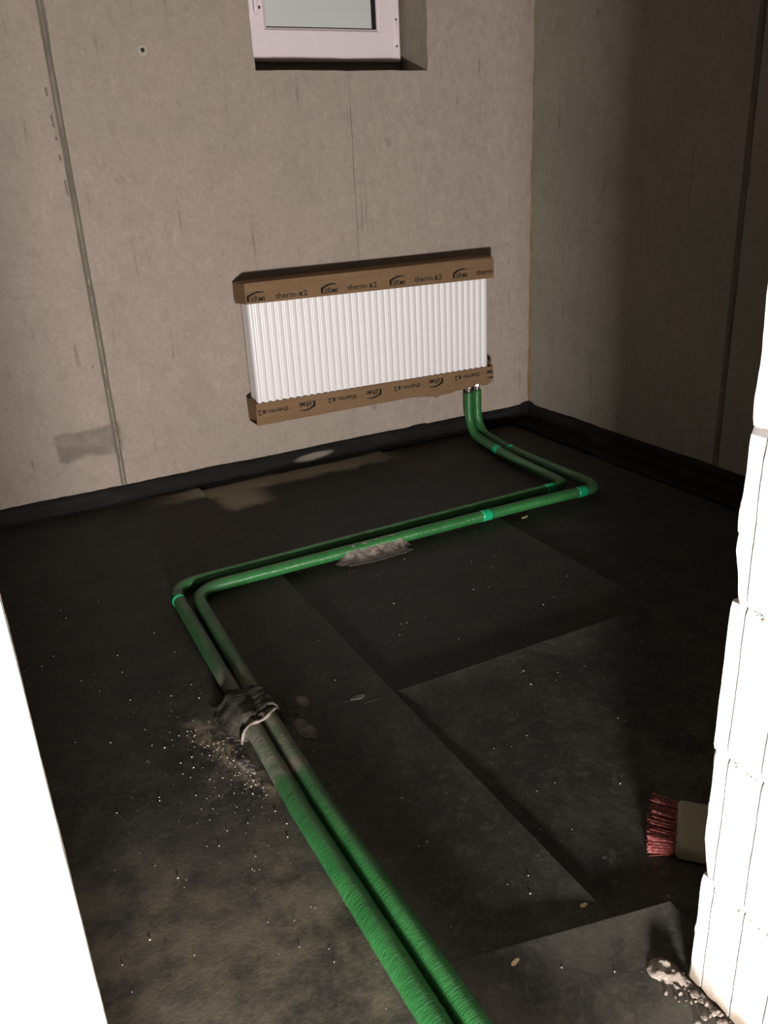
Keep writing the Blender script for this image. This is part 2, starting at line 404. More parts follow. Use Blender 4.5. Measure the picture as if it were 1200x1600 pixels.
obj('membrane_sheet', sheet((-4.6, -3.3), (-1.866, -3.3), (-1.852, -0.01), (-4.6, -0.01), 0.011, (0, 0.0045, 0, 0), seed=4, n=(60, 50)), M_FLOOR, floor)
obj('membrane_sheet', sheet((-2.235, -4.6), (-1.755, -4.6), (-1.750, -2.763), (-2.235, -2.657), 0.016, (0, 0.004, 0.006, 0), seed=5), M_FLOOR, floor)

def upstand(axis, a, b, seed, h=0.088, n=160, foot=1.0):
    """bitumen strip turned up the wall; profile (distance from wall, height)"""
    prof = [(0.001, 1.0), (0.005, 1.0), (0.007, 0.6), (0.008, 0.35), (0.013, 0.24), (0.030, 0.175), (0.09, 0.15), (0.135, 0.145), (0.137, 0.05)]
    prof = [(d if d <= 0.012 else 0.012 + (d - 0.012) * foot, q) for d, q in prof]
    bm = nb(); rows = []
    for i in range(n + 1):
        t = a + (b - a) * i / n
        hh = h + 0.005 * fnz(t, seed, 0, 2.2) + 0.002 * nz(t, seed, 1, 25)
        if axis == 'x' and -0.72 < t < -0.66: hh += 0.006
        row = []
        for k, (d, q) in enumerate(prof):
            dd = d + (0.004 * nz(t, k, seed, 4) + 0.003 * nz(t, k * .3, seed, 14)) * (1 if k > 1 else 0) * (1 + 2 * foot if k > 5 else 1)
            dd = max(dd, 0.002)
            zz = hh * q if k < 4 else 0.088 * q + 0.001 * nz(t, k, seed, 6)
            row.append(bm.verts.new((t, -dd, zz) if axis == 'x' else (-dd, t, zz)))
        rows.append(row)
    for i in range(n):
        for k in range(len(prof) - 1):
            f = bm.faces.new((rows[i][k], rows[i][k + 1], rows[i + 1][k + 1], rows[i + 1][k])); f.smooth = k not in (0,)
    for f in list(bm.faces): pass
    return bm
obj('membrane_upstand', upstand('x', -4.6, -0.001, 11, foot=0.12), M_UP, floor)
obj('membrane_upstand', upstand('y', -2.89, -0.001, 23), M_UP, floor)
# folded corner piece of the upstand
bm = nb()
prism(bm, [(-0.060, 0.004), (-0.008, 0.004), (-0.008, 0.099), (-0.030, 0.101), (-0.062, 0.094)], 'y', -0.016, -0.010)
prism(bm, [(-0.075, 0.004), (-0.010, 0.004), (-0.010, 0.100), (-0.045, 0.095), (-0.073, 0.082)], 'x', -0.016, -0.010)
obj('corner_patch', bm, M_UP, floor)

# ---------------------------------------------------------------- concrete walls
def ragged(p0, p1, n, amp, seed):
    out = []
    for i in range(n):
        t = i / n
        p = Vector(p0).lerp(Vector(p1), t)
        k = amp * math.sin(math.pi * min(1, max(0, t * 1.0))) ** 0.3 if 0 < t else 0
        out.append((p.x + k * fnz(p.x + seed, p.y, seed, 9), p.y + k * fnz(p.x, p.y + seed, seed + 5, 9)))
    return out
WX0, WX1, WZ0, WZ1 = -1.381, -0.583, 1.686, 2.32
wall_back = struct(empty('wall_back', (0, 0, 0)))
obj('concrete_panel', box(nb(), -4.8, -2.172, 0.0, 0.24, -0.1, CEIL, 0.003, 1), M_CONC, wall_back)
bm = nb()
inner = ragged((WX0, WZ0), (WX1, WZ0), 26, 0.004, 1) + ragged((WX1, WZ0), (WX1 + 0.006, WZ1), 22, 0.007, 2) + \
        ragged((WX1, WZ1), (WX0, WZ1), 10, 0.003, 3) + ragged((WX0, WZ1), (WX0, WZ0), 30, 0.006, 4)
outer = [(-2.150, -0.1), (0.24, -0.1), (0.24, CEIL), (-2.150, CEIL)]
def loopv(pts, y): return [bm.verts.new((p[0], y, p[1])) for p in pts]
fi, fo = loopv(inner, 0.0), loopv(outer, 0.0)
mid = [bm.verts.new((0.25 * (WX0 if p[0] < -1.3 else p[0]) + 0.75 * p[0], 0.012, p[1])) for p in inner]
bi = loopv([(WX0 + (WX1 - WX0) * 0 if p[0] < -1.36 else (WX1 if p[0] > -0.60 else p[0]), p[1]) for p in inner], 0.27)
es = [bm.edges.new((L[i], L[(i + 1) % len(L)])) for L in (fi, fo) for i in range(len(L))]
bmesh.ops.triangle_fill(bm, use_beauty=True, use_dissolve=False, edges=es)
bo = loopv(outer, 0.27)
es = [bm.edges.new((L[i], L[(i + 1) % len(L)])) for L in (bi, bo) for i in range(len(L))]
bmesh.ops.triangle_fill(bm, use_beauty=True, use_dissolve=False, edges=es)
for i in range(4): bm.faces.new((fo[i], fo[(i + 1) % 4], bo[(i + 1) % 4], bo[i]))
nfront = len(bm.faces)
for i in range(len(fi)):
    j = (i + 1) % len(fi); bm.faces.new((fi[i], bi[i], bi[j], fi[j]))
bmesh.ops.delete(bm, geom=mid, context='VERTS')
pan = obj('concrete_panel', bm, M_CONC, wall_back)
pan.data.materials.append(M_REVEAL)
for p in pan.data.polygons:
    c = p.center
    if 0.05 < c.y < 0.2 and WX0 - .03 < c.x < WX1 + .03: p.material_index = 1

def ridge(axis, pos, z0, z1, w, seed, depth=0.004, hgt=0.006, n=150, taper=None):
    """irregular strip of filler in a vertical formwork joint"""
    bm = nb(); rows = []
    prof = [(-1.0, -0.4), (-0.62, 0.55), (-0.3, -0.1), (0.0, 0.9), (0.35, 0.0), (0.66, 0.5), (1.0, -0.4)]
    for i in range(n + 1):
        z = z0 + (z1 - z0) * i / n
        sh = 0.003 * nz(z, seed, 0, 3) ; ww = w * (1 + 0.22 * fnz(z, seed, 2, 5))
        row = []
        for k, (a, h) in enumerate(prof):
            hh = h * hgt * (0.7 + 0.9 * nz(z, k, seed, 7)) + 0.0015 * nz(z, k, seed, 40) - (depth if k in (0, 6) else 0)
            t = pos + sh + a * ww * 0.5
            row.append(bm.verts.new((t, -hh, z) if axis == 'x' else (-hh, t, z)))
        rows.append(row)
    for i in range(n):
        for k in range(6): bm.faces.new((rows[i][k], rows[i][k + 1], rows[i + 1][k + 1], rows[i + 1][k])).smooth = True
    return bm
obj('joint_filler', ridge('x', -2.161, 0.08, CEIL, 0.034, 3), M_JOINT, wall_back)
# formwork tie hole with its pale ring
def tie_hole(x, z, r, parent):
    bm = nb(); prev = None
    for k, (rr, y) in enumerate([(r, 0.0), (r * 0.92, -0.0025), (r * 0.5, -0.0015), (r * 0.34, 0.0005)]):
        ring = [bm.verts.new((x + rr * (1 + 0.08 * nz(i, k, 5, 1.3)) * math.cos(i * math.pi / 10), y, z + rr * math.sin(i * math.pi / 10))) for i in range(20)]
        if prev:
            for i in range(20): bm.faces.new((prev[i], prev[(i + 1) % 20], ring[(i + 1) % 20], ring[i])).smooth = True
        prev = ring
    o = obj('tie_hole_ring', bm, plain('pale_plug_ring', (0.40, 0.345, 0.29), 0.85, 0.2, var=0.1), parent)
    bm = nb(); bmesh.ops.create_circle(bm, cap_ends=True, radius=r * 0.36, segments=16, matrix=Matrix.Translation((x, -0.0012, z)) @ Matrix.Rotation(math.pi / 2, 4, 'X'))
    obj('tie_hole', bm, M_BLACK, parent)
tie_hole(-1.821, 1.755, 0.021, wall_back)

wall_right = struct(empty('wall_right', (0, 0, 0)))
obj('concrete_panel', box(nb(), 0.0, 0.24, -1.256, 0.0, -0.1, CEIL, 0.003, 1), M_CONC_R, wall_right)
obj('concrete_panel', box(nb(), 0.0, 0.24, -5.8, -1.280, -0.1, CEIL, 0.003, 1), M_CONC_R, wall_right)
obj('joint_filler', ridge('y', -1.268, 0.08, CEIL, 0.034, 8, 0.006, 0.003), M_JOINT_D, wall_right)
# rusty cove of filler in the corner
bm = nb(); rows = []
for i in range(141):
    z = 0.088 + (CEIL - 0.088) * i / 140
    a = 0.013 * (1 + 0.6 * fnz(z, 1, 4, 6)); b = 0.009 * (1 + 0.6 * fnz(z, 7, 4, 6))
    k = 1.0 if z < 1.3 else 0.7
    rows.append([bm.verts.new(q) for q in ((-a * k, 0.001, z), (-a * k * 0.45 - 0.001, -b * k * 0.5 - 0.001 + 0.002 * nz(z, 0, 0, 30), z), (0.001, -b * k, z))])
for i in range(140):
    for k in range(2): bm.faces.new((rows[i][k], rows[i][k + 1], rows[i + 1][k + 1], rows[i + 1][k])).smooth = True
obj('corner_filler', bm, M_CORNER, wall_right)

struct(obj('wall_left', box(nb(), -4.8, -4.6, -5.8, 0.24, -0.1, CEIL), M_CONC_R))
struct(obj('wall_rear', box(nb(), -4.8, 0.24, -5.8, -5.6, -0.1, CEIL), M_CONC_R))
struct(obj('ceiling', box(nb(), -4.8, 0.3, -5.8, 0.3, CEIL, CEIL + 0.2), M_CEIL))

# ---------------------------------------------------------------- door wall of blocks with tongue-and-groove ends
YR, YF = -2.892, -3.067           # room side, corridor side
wall_front = struct(empty('wall_front', (0, 0, 0)))
def end_block(x_end, x_far, z0, z1, seed, grooves=True, chip=0.0, rough=0.003, yr=YR, worn=0.0035):
    """block whose end face (at x_end, facing the opening) carries vertical grooves; edges worn"""
    s = 1 if x_far > x_end else -1
    ys = [yr, yr - 0.006]
    gro = (yr - 0.0275, yr - 0.0855, yr - 0.1435) if grooves else ()
    pts = [(x_far, yr), (x_end + s * 0.003, yr, 'r'), (x_end, yr - 0.004, 'e')]
    for g in gro:
        pts += [(x_end, g + 0.0017, 'g'), (x_end + s * 0.014, g + 0.0015, 'G'), (x_end + s * 0.014, g - 0.0015, 'G'), (x_end, g - 0.0017, 'g')]
    pts += [(x_end, YF + 0.004, 'e'), (x_end + s * 0.003, YF, 'f'), (x_far, YF)]
    bm = nb(); rows = []; n = 26
    for i in range(n + 1):
        t = i / n; z = z0 + (z1 - z0) * t
        edge = max(0, 1 - min(t, 1 - t) * n / 1.2)
        row = []
        for k, p in enumerate(pts):
            x, y = p[0], p[1]
            if len(p) > 2:
                a = rough * (0.4 + fnz(z, k * 0.1 + seed, seed, 18))
                x += s * (worn * edge + max(-0.002, a * 0.8))
                if p[2] == 'r':
                    y -= max(0.0, a * 1.2)
                    if chip: 
                        q = max(0, 1 - t / 0.30) if chip > 0 else max(0, 1 - (1 - t) / 0.25)
                        y -= abs(chip) * q * (1 + 0.5 * nz(z, seed, 0, 50)); x += s * abs(chip) * 0.9 * q
                if p[2] == 'e' and k == 2 and chip:
                    q = max(0, 1 - t / 0.30) if chip > 0 else max(0, 1 - (1 - t) / 0.25)
                    y -= abs(chip) * q * 1.1; x += s * abs(chip) * 0.3 * q
            row.append(bm.verts.new((x, y, z)))
        rows.append(row)
    m = len(pts)
    for i in range(n):
        for k in range(m):
            l = (k + 1) % m; bm.faces.new((rows[i][k], rows[i][l], rows[i + 1][l], rows[i + 1][k]))
    bm.faces.new(rows[0]); bm.faces.new(rows[n][::-1])
    return bm
#            end x of each course of the jamb on the right, bottom to top
ENDX = [-1.839, -1.846, -1.850, -1.854, -1.856, -1.858, -1.860, -1.862]
GAP = 0.0030
for k, ex in enumerate(ENDX):
    far = -1.40 if k % 2 else -1.60
    z0 = k * COURSE + GAP; z1 = (k + 1) * COURSE
    if k == 0: z0 = 0.0
    yr = YR - (0.0, 0.002, 0.001, 0.002, 0.004, 0.002, 0.003, 0.001)[k]
    chip = {1: 0.012, 3: 0.010}.get(k, 0.0)
    bk = obj('block', end_block(ex, far, z0, z1, k * 7.3 + 1, True, chip, 0.002 if k in (0, 1, 2, 5) else 0.004, yr), M_BLOCK, wall_front)
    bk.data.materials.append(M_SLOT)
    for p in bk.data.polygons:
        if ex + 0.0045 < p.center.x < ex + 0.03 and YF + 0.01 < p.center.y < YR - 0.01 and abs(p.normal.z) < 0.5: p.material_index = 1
    # plain blocks on to the room's right wall
    x = far + 0.002
    while x < -0.02:
        w = min(0.498, -x)
        obj('block', box(nb(), x, x + w - 0.002, YF, YR, z0, z1, 0.002, 1), M_BLOCK, wall_front); x += 0.5
    # courses to the left of the opening
    fl = -2.97 if k % 2 else -3.22
    obj('block', end_block(-2.7205, fl, z0, z1, k * 5.1 + 40, False, 0.0, 0.0006, YR, 0.0), M_BLOCK, wall_front)
    x = fl - 0.002
    while x > -4.58:
        w = min(0.498, x + 4.6)
        obj('block', box(nb(), x - w + 0.002, x, YF, YR, z0, z1, 0.002, 1), M_BLOCK, wall_front); x -= 0.5
bm = nb()
box(bm, -1.80, 0.0, YF + 0.010, YR - 0.028, 0.0, 8 * COURSE); box(bm, -4.6, -2.735, YF + 0.010, YR - 0.010, 0.0, 8 * COURSE)
for k in range(1, 8): box(bm, max(ENDX[k], ENDX[k - 1]) + 0.006, -1.79, YF + 0.006, YR - 0.020, k * COURSE - 0.002, k * COURSE + 0.004)
obj('mortar_bed', bm, M_MORTAR, wall_front)
obj('lintel', box(nb(), -4.6, 0.0, YF, YR, 8 * COURSE + 0.002, CEIL, 0.003, 1), M_BLOCK, wall_front)
# crumbs of mortar stuck in the bed joints of the jamb
for k in (1, 2, 3, 4):
    bm = nb()
    for _ in range(9 if k in (1, 4) else 5):
        y = random.uniform(YF + .01, YR - .02); z = k * COURSE + random.uniform(-0.003, 0.002)
        r = bmesh.ops.create_icosphere(bm, subdivisions=1, radius=random.uniform(0.0015, 0.0035), matrix=Matrix.Translation((ENDX[k] + 0.0015, y, z)))
    obj('joint_mortar', bm, M_MORTAR, wall_front, kind='stuff')

# ---------------------------------------------------------------- window high in the back wall
win = struct(empty('window_1', (-0.98, 0.2, 1.69)))
def ringframe(x0, x1, z0, z1, l, r, b, t, y0, y1, cham=0.006):
    bm = nb()
    O = [(x0, z0), (x1, z0), (x1, z1), (x0, z1)]; I = [(x0 + l, z0 + b), (x1 - r, z0 + b), (x1 - r, z1 - t), (x0 + l, z1 - t)]
    def L(p, y, g=0.0):
        cx = (x0 + x1) / 2; cz = (z0 + z1) / 2
        return [bm.verts.new((q[0] + (g if q[0] < cx else -g), y, q[1] + (g if q[1] < cz else -g))) for q in p]
    loops = [L(O, y1), L(O, y0 + cham), L(O, y0, cham), L(I, y0, -cham), L(I, y0 + cham), L(I, y1)]
    for a, c in zip(loops, loops[1:] + loops[:1]):
        for i in range(4):
            j = (i + 1) % 4; bm.faces.new((a[i], a[j], c[j], c[i]))
    return bm
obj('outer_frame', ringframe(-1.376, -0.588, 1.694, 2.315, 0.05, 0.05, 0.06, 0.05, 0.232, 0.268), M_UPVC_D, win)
sash = obj('sash', ringframe(-1.356, -0.602, 1.742, 2.285, 0.112, 0.110, 0.122, 0.11, 0.196, 0.255, 0.007), M_UPVC, win)
obj('glazing_bead', ringframe(-1.245, -0.711, 1.8635, 2.176, 0.007, 0.003, 0.006, 0.005, 0.206, 0.226, 0.003), M_UPVC, win)
obj('gasket', ringframe(-1.2385, -0.7135, 1.8695, 2.171, 0.004, 0.020, 0.004, 0.004, 0.216, 0.224, 0.001), M_BLACK, win)
obj('glass_pane', box(nb(), -1.24, -0.713, 0.222, 0.246, 1.868, 2.173), M_GLASS, win)
bm = nb(); box(bm, -1.312, -1.282, 0.188, 0.197, 1.905, 2.05, 0.0045, 3)
hp = obj('handle', bm, M_UPVC, win, True)
bm = nb()
bmesh.ops.create_cone(bm, cap_ends=True, segments=16, radius1=0.010, radius2=0.009, depth=0.035, matrix=Matrix.Translation((-1.296, 0.173, 1.985)) @ Matrix.Rotation(math.pi / 2, 4, 'X'))
box(bm, -1.306, -1.287, 0.148, 0.162, 1.91, 1.995, 0.005, 3)
obj('handle_lever', bm, M_UPVC, hp, True)
bm = nb(); bmesh.ops.create_cone(bm, cap_ends=True, segments=14, radius1=0.006, radius2=0.004, depth=0.012, matrix=Matrix.Translation((-1.268, 0.192, 1.938)) @ Matrix.Rotation(math.pi / 2, 4, 'X'))
obj('screw_head', bm, M_BRONZE, hp, True)
bm = nb(); box(bm, -0.6285, -0.6195, 0.188, 0.197, 1.808, 1.905, 0.003, 2)
hc = obj('hinge_cover', bm, M_UPVC, win, True)
bm = nb()
for z in (1.803, 1.908): bmesh.ops.create_cone(bm, cap_ends=True, segments=12, radius1=0.0042, radius2=0.0036, depth=0.006, matrix=Matrix.Translation((-0.624, 0.194, z)) @ Matrix.Rotation(math.pi / 2, 4, 'X'))
obj('hinge_pin', bm, M_BRONZE, hc)
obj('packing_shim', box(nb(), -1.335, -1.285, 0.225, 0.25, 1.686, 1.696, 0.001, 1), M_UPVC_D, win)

# ---------------------------------------------------------------- radiator
RX0, RX1, RZ0, RZ1 = -1.572, -0.373, 0.292, 0.884
rad = empty('panel_radiator', (-0.972, 0.0, 0.29))
tag(rad, 'white ribbed panel radiator mounted on the concrete wall below the window', 'radiator')
NR = 36; pitch = (RX1 - RX0 - 0.022) / NR
prof = [(RX0, -0.128), (RX0, -0.146), (RX0 + 0.003, -0.153), (RX0 + 0.009, -0.1565)]
for i in range(NR):
    x = RX0 + 0.011 + i * pitch
    for (t, d) in ((0.06, -0.1570), (0.13, -0.1560), (0.20, -0.1520), (0.26, -0.1495), (0.40, -0.1492), (0.46, -0.1510), (0.54, -0.1555), (0.60, -0.1568), (0.70, -0.1572), (0.94, -0.1572)):
        prof.append((x + t * pitch, d))
prof += [(RX1 - 0.009, -0.1565), (RX1 - 0.003, -0.153), (RX1, -0.146), (RX1, -0.128)]
bm = nb(); zs = [RZ0, RZ0 + 0.03, RZ1 - 0.03, RZ1]
rows = [[bm.verts.new((p[0], p[1] if j in (1, 2) else p[1], z)) for p in prof] for j, z in enumerate(zs)]
for j in range(3):
    for i in range(len(prof) - 1): bm.faces.new((rows[j][i], rows[j][i + 1], rows[j + 1][i + 1], rows[j + 1][i])).smooth = True
bm.faces.new(rows[0]); bm.faces.new(rows[3][::-1])
obj('front_panel', bm, M_WHITE, rad)
obj('side_panel', box(nb(), RX0 + 0.004, RX0 + 0.0055, -0.148, -0.060, RZ0 + 0.005, RZ1 - 0.004), M_WHITE, rad)
obj('side_panel', box(nb(), RX1 - 0.0055, RX1 - 0.004, -0.148, -0.060, RZ0 + 0.005, RZ1 - 0.004), M_WHITE, rad)
obj('back_panel', box(nb(), RX0 + 0.006, RX1 - 0.006, -0.072, -0.056, RZ0 + 0.005, RZ1 - 0.010, 0.003, 2), M_WHITE, rad)
bm = nb()
for i in range(60): 
    x = RX0 + 0.02 + i * 0.0194; box(bm, x, x + 0.012, -0.140, -0.066, RZ1 - 0.006, RZ1 - 0.004)
box(bm, RX0 + 0.006, RX1 - 0.006, -0.142, -0.138, RZ1 - 0.012, RZ1 - 0.003); box(bm, RX0 + 0.006, RX1 - 0.006, -0.070, -0.064, RZ1 - 0.012, RZ1 - 0.003)
obj('top_grille', bm, M_WHITE, rad)
for x in (RX0 + 0.2, RX1 - 0.2):
    bm = nb(); box(bm, x - 0.015, x + 0.015, -0.056, -0.008, RZ0 + 0.04, RZ1 - 0.06, 0.002, 1); obj('wall_bracket', bm, M_WHITE, rad)
for x in (-0.452, -0.402):
    bm = nb()
    bmesh.ops.create_cone(bm, cap_ends=True, segments=20, radius1=0.012, radius2=0.012, depth=0.04, matrix=Matrix.Translation((x, -0.1, 0.283)))
    bmesh.ops.create_cone(bm, cap_ends=True, segments=6, radius1=0.0165, radius2=0.0165, depth=0.016, matrix=Matrix.Translation((x, -0.1, 0.271)))
    obj('valve_connector', bm, M_CHROME, rad)

# ---------------------------------------------------------------- cardboard caps with print
CT = 0.0028
YCF = -0.1605                      # inner side of the cap's front
def text_mesh(txt, width, height, offset=0.0, spacing=1.0):
    cu = bpy.data.curves.new('print', 'FONT'); cu.body = txt; cu.size = 1.0; cu.offset = offset; cu.space_character = spacing
    cu.resolution_u = 4
    o = bpy.data.objects.new('print', cu); C.objects.link(o)
    dg = bpy.context.evaluated_depsgraph_get()
    me = bpy.data.meshes.new_from_object(o.evaluated_get(dg))
    bpy.data.objects.remove(o); bpy.data.curves.remove(cu)
    xs = [v.co.x for v in me.vertices]; ys = [v.co.y for v in me.vertices]
    w = max(xs) - min(xs); h = max(ys) - min(ys)
    out = ([((v.co.x - min(xs)) / w * width, (v.co.y - min(ys)) / h * height) for v in me.vertices], [tuple(p.vertices) for p in me.polygons])
    bpy.data.meshes.remove(me); return out
def place_print(parts, cx, cz, tilt, flip, parent, name, clip=None):
    """parts: list of (verts2d, faces); centre at cx,cz on the cap's front; flip = printed upside down"""
    bm = nb()
    for (vs, fs) in parts:
        bv = []
        for (x, z) in vs:
            if flip: x, z = -x, -z
            X = cx + x; Z = cz + z + tilt * x
            bv.append(bm.verts.new((X, YCF - CT - 0.0004, Z)))
        for f in fs:
            try: bm.faces.new([bv[i] for i in f])
            except ValueError: pass
    if clip is not None:
        bmesh.ops.bisect_plane(bm, geom=bm.verts[:] + bm.edges[:] + bm.faces[:], plane_co=(clip, 0, 0), plane_no=(1, 0, 0), clear_outer=True)
    o = obj(name, bm, M_INK, parent)
    # print must face the room
    for p in o.data.polygons:
        if p.normal.y > 0: p.flip()
    return o
def shift(m, dx, dz): return ([(x + dx, z + dz) for x, z in m[0]], m[1])
def therm(full=True):
    a = text_mesh('therm-', 0.100, 0.0235, 0.014)
    b = text_mesh('x', 0.0215, 0.0175, 0.065); c = text_mesh('2', 0.0175, 0.0235, 0.016)
    return [shift(a, -0.072, -0.0115), shift(b, 0.0315, -0.0115), shift(c, 0.0545, -0.0115)]
def logo():
    out = [shift(text_mesh('KE', 0.0320, 0.0200, 0.022, 1.06), -0.0435, -0.0205), shift(text_mesh('R', 0.0150, 0.0235, 0.026), -0.0098, -0.0205), shift(text_mesh('M', 0.0185, 0.0190, 0.018), 0.0070, -0.0205), shift(text_mesh('I', 0.0052, 0.0190, 0.02), 0.0285, -0.0205)]
    vs = []; fs = []; n = 24            # swoosh rising from the K over the letters
    for q in range(n + 1):
        t = q / n
        x = -0.0435 + 0.077 * t
        top = 0.0045 + 0.0160 * math.sin(math.pi * (0.02 + 0.74 * t))
        thick = 0.0095 * (1 - t) ** 0.7 + 0.0022
        vs += [(x, top), (x, top - thick)]
        if q: fs.append((2 * q - 2, 2 * q - 1, 2 * q + 1, 2 * q))
    bar = ([(-0.0435, -0.0205), (-0.0375, -0.0205), (-0.0375, 0.003), (-0.0435, 0.0035)], [(0, 1, 2, 3)])
    return out + [(vs, fs), bar]
TH, LG = therm(), logo()

def plate_xz(bm, pts, y0, y1): return prism(bm, pts, 'y', y0, y1)
# upper cap
cap = empty('cardboard_cap', (-0.962, -0.1, 0.80))
tag(cap, 'brown cardboard strip covering the top edge of the white radiator', 'cardboard')
bm = nb()
plate_xz(bm, [(-1.580, 0.806), (-1.2, 0.8015), (-0.8, 0.797), (-0.346, 0.791), (-0.344, 0.800), (-0.3445, 0.872), (-0.347, 0.884), (-0.9, 0.8885), (-1.5, 0.8905), (-1.580, 0.890)], YCF - CT, YCF)
obj('front_flap', bm, M_CARD, cap)
obj('top_flap', prism(nb(), [(-1.578, -0.1605), (-0.346, -0.1605), (-0.346, -0.035), (-1.555, -0.030), (-1.578, -0.045)], 'z', 0.8865, 0.8890), M_CARD, cap)
obj('side_flap', prism(nb(), [(-0.160, 0.807), (-0.024, 0.796), (-0.006, 0.812), (-0.012, 0.884), (-0.160, 0.8865)], 'x', -1.5805, -1.5780), M_CARD, cap)
obj('side_flap', prism(nb(), [(-0.160, 0.795), (-0.060, 0.795), (-0.045, 0.880), (-0.160, 0.884)], 'x', -0.3480, -0.3455), M_CARD, cap)
for x in (-1.531, -1.196, -0.861, -0.528): place_print(LG, x, 0.8335 - 0.0035 * (x + 1.53) / 1.0, -0.008, False, cap, 'printed_logo')
for x in (-1.376, -1.041, -0.704): place_print(TH, x, 0.8265 - 0.002 * (x + 1.4), -0.008, False, cap, 'printed_lettering')
place_print(TH, -0.370, 0.8235, -0.008, False, cap, 'printed_lettering', clip=-0.346)
# lower cap, torn away around the valves
cap2 = empty('cardboard_cap', (-0.962, -0.1, 0.29))
tag(cap2, 'brown cardboard strip covering the bottom edge of the radiator, torn open above the green pipes', 'cardboard')
bm = nb()
low = [(-1.590, 0.288), (-0.865, 0.2885), (-0.80, 0.283), (-0.700, 0.270), (-0.676, 0.262), (-0.660, 0.268), (-0.595, 0.271), (-0.565, 0.277), (-0.535, 0.276), (-0.50, 0.279), (-0.465, 0.283), (-0.445, 0.291), (-0.425, 0.289), (-0.412, 0.279), (-0.385, 0.277), (-0.362, 0.285), (-0.349, 0.303), (-0.3465, 0.325)]
upper = [(-0.3475, 0.367)] + [(RX1 - 0.003 - t * 1.199, 0.3695 + 0.0135 * t + 0.002 * (math.sin(t * 36 * 2 * math.pi) if 0 < t < 1 else 0)) for t in [i / 144 for i in range(145)]] + [(-1.585, 0.383)]
plate_xz(bm, low + upper, YCF - CT, YCF)
obj('front_flap', bm, M_CARD, cap2)
obj('bottom_flap', prism(nb(), [(-1.585, -0.1605), (-0.70, -0.1605), (-0.72, -0.050), (-1.585, -0.045)], 'z', 0.2845, 0.2870), M_CARD, cap2)
obj('side_flap', prism(nb(), [(-0.160, 0.306), (-0.045, 0.2885), (-0.038, 0.386), (-0.105, 0.392), (-0.160, 0.384)], 'x', -1.5835, -1.5805), M_CARD, cap2)
obj('side_flap', prism(nb(), [(-0.160, 0.300), (-0.060, 0.310), (-0.050, 0.405), (-0.085, 0.408), (-0.160, 0.368)], 'x', -0.3500, -0.3475), M_CARD, cap2)
for x in (-1.352, -1.017, -0.682): place_print(LG, x, 0.3345, -0.012, True, cap2, 'printed_logo')
place_print(LG, -0.352, 0.3300, -0.012, True, cap2, 'printed_logo', clip=-0.3475)
for x in (-1.509, -1.174, -0.836, -0.500): place_print(TH, x, 0.3400 - 0.002 * (x + 1.5), -0.012, True, cap2, 'printed_lettering')

# ---------------------------------------------------------------- green insulated pipes
def path(pts):
    """pts: (x,y,z,fillet radius)"""
    out = [Vector(pts[0][:3])]
    for i in range(1, len(pts) - 1):
        P0, P1, P2 = (Vector(pts[i + k][:3]) for k in (-1, 0, 1)); r = pts[i][3] if len(pts[i]) > 3 else 0
        if not r: out.append(P1); continue
        a = (P0 - P1).normalized(); b = (P2 - P1).normalized(); ang = a.angle(b)
        d = r / math.tan(ang / 2); A = P1 + a * d; B = P1 + b * d
        cen = P1 + (a + b).normalized() * (r / math.sin(ang / 2))
        va = A - cen; vb = B - cen; th = va.angle(vb); n = 12
        for k in range(n + 1):
            t = k / n; out.append(cen + (va * math.sin((1 - t) * th) + vb * math.sin(t * th)) / math.sin(th))
    out.append(Vector(pts[-1][:3]))
    # resample
    res = [out[0]]; step = 0.012
    for a, b in zip(out, out[1:]):
        L = (b - a).length; k = max(1, round(L / step))
        for i in range(1, k + 1): res.append(a.lerp(b, i / k))
    # soften the kinks
    for _ in range(6): res = [res[0]] + [(res[i - 1] + res[i] * 2 + res[i + 1]) / 4 for i in range(1, len(res) - 1)] + [res[-1]]
    return res
def tube(pts, rad_fn, sides=20, caps=True, wav=0.0006, seed=0):
    bm = nb(); uvl = bm.loops.layers.uv.new('UVMap')
    T = [(pts[min(i + 1, len(pts) - 1)] - pts[max(i - 1, 0)]).normalized() for i in range(len(pts))]
    N = T[0].orthogonal().normalized(); rows = []; s = 0.0; S = []
    for i, p in enumerate(pts):
        if i: s += (p - pts[i - 1]).length
        S.append(s)
        N = (N - T[i] * N.dot(T[i])).normalized(); B = T[i].cross(N)
        r = rad_fn(p)
        rows.append([bm.verts.new(p + (N * math.cos(k * 2 * math.pi / sides) + B * math.sin(k * 2 * math.pi / sides)) * (r + wav * nz(s * 40, k * 0.7, seed) + wav * nz(s * 9, k * .4, seed))) for k in range(sides)])
    for i in range(len(pts) - 1):
        for k in range(sides):
            l = (k + 1) % sides
            f = bm.faces.new((rows[i][k], rows[i][l], rows[i + 1][l], rows[i + 1][k])); f.smooth = True
            for lp, (a, b) in zip(f.loops, ((i, k), (i, k + 1), (i + 1, k + 1), (i + 1, k))): lp[uvl].uv = (S[a], b / sides)
    if caps: bm.faces.new(rows[0]); bm.faces.new(rows[-1][::-1])
    return bm
ZP = 0.0335
def prad(p):
    t = min(1, max(0, (p.y + 2.9) / 1.6))
    return 0.0245 * (1 - t) + 0.0215 * t if p.z < 0.1 else 0.0222
PA = path([(-2.263, -4.05, 0.041), (-2.262, -3.0, 0.041), (-2.259, -2.6, 0.0405), (-2.257, -2.2, ZP + .002), (-2.244, -1.8, ZP), (-2.222, -0.985, ZP, 0.085), (-1.2, -0.978, ZP), (-0.535, -0.972, ZP, 0.045), (-0.522, -0.6, ZP), (-0.503, -0.40, ZP), (-0.452, -0.1, ZP, 0.105), (-0.452, -0.1, 0.240)])
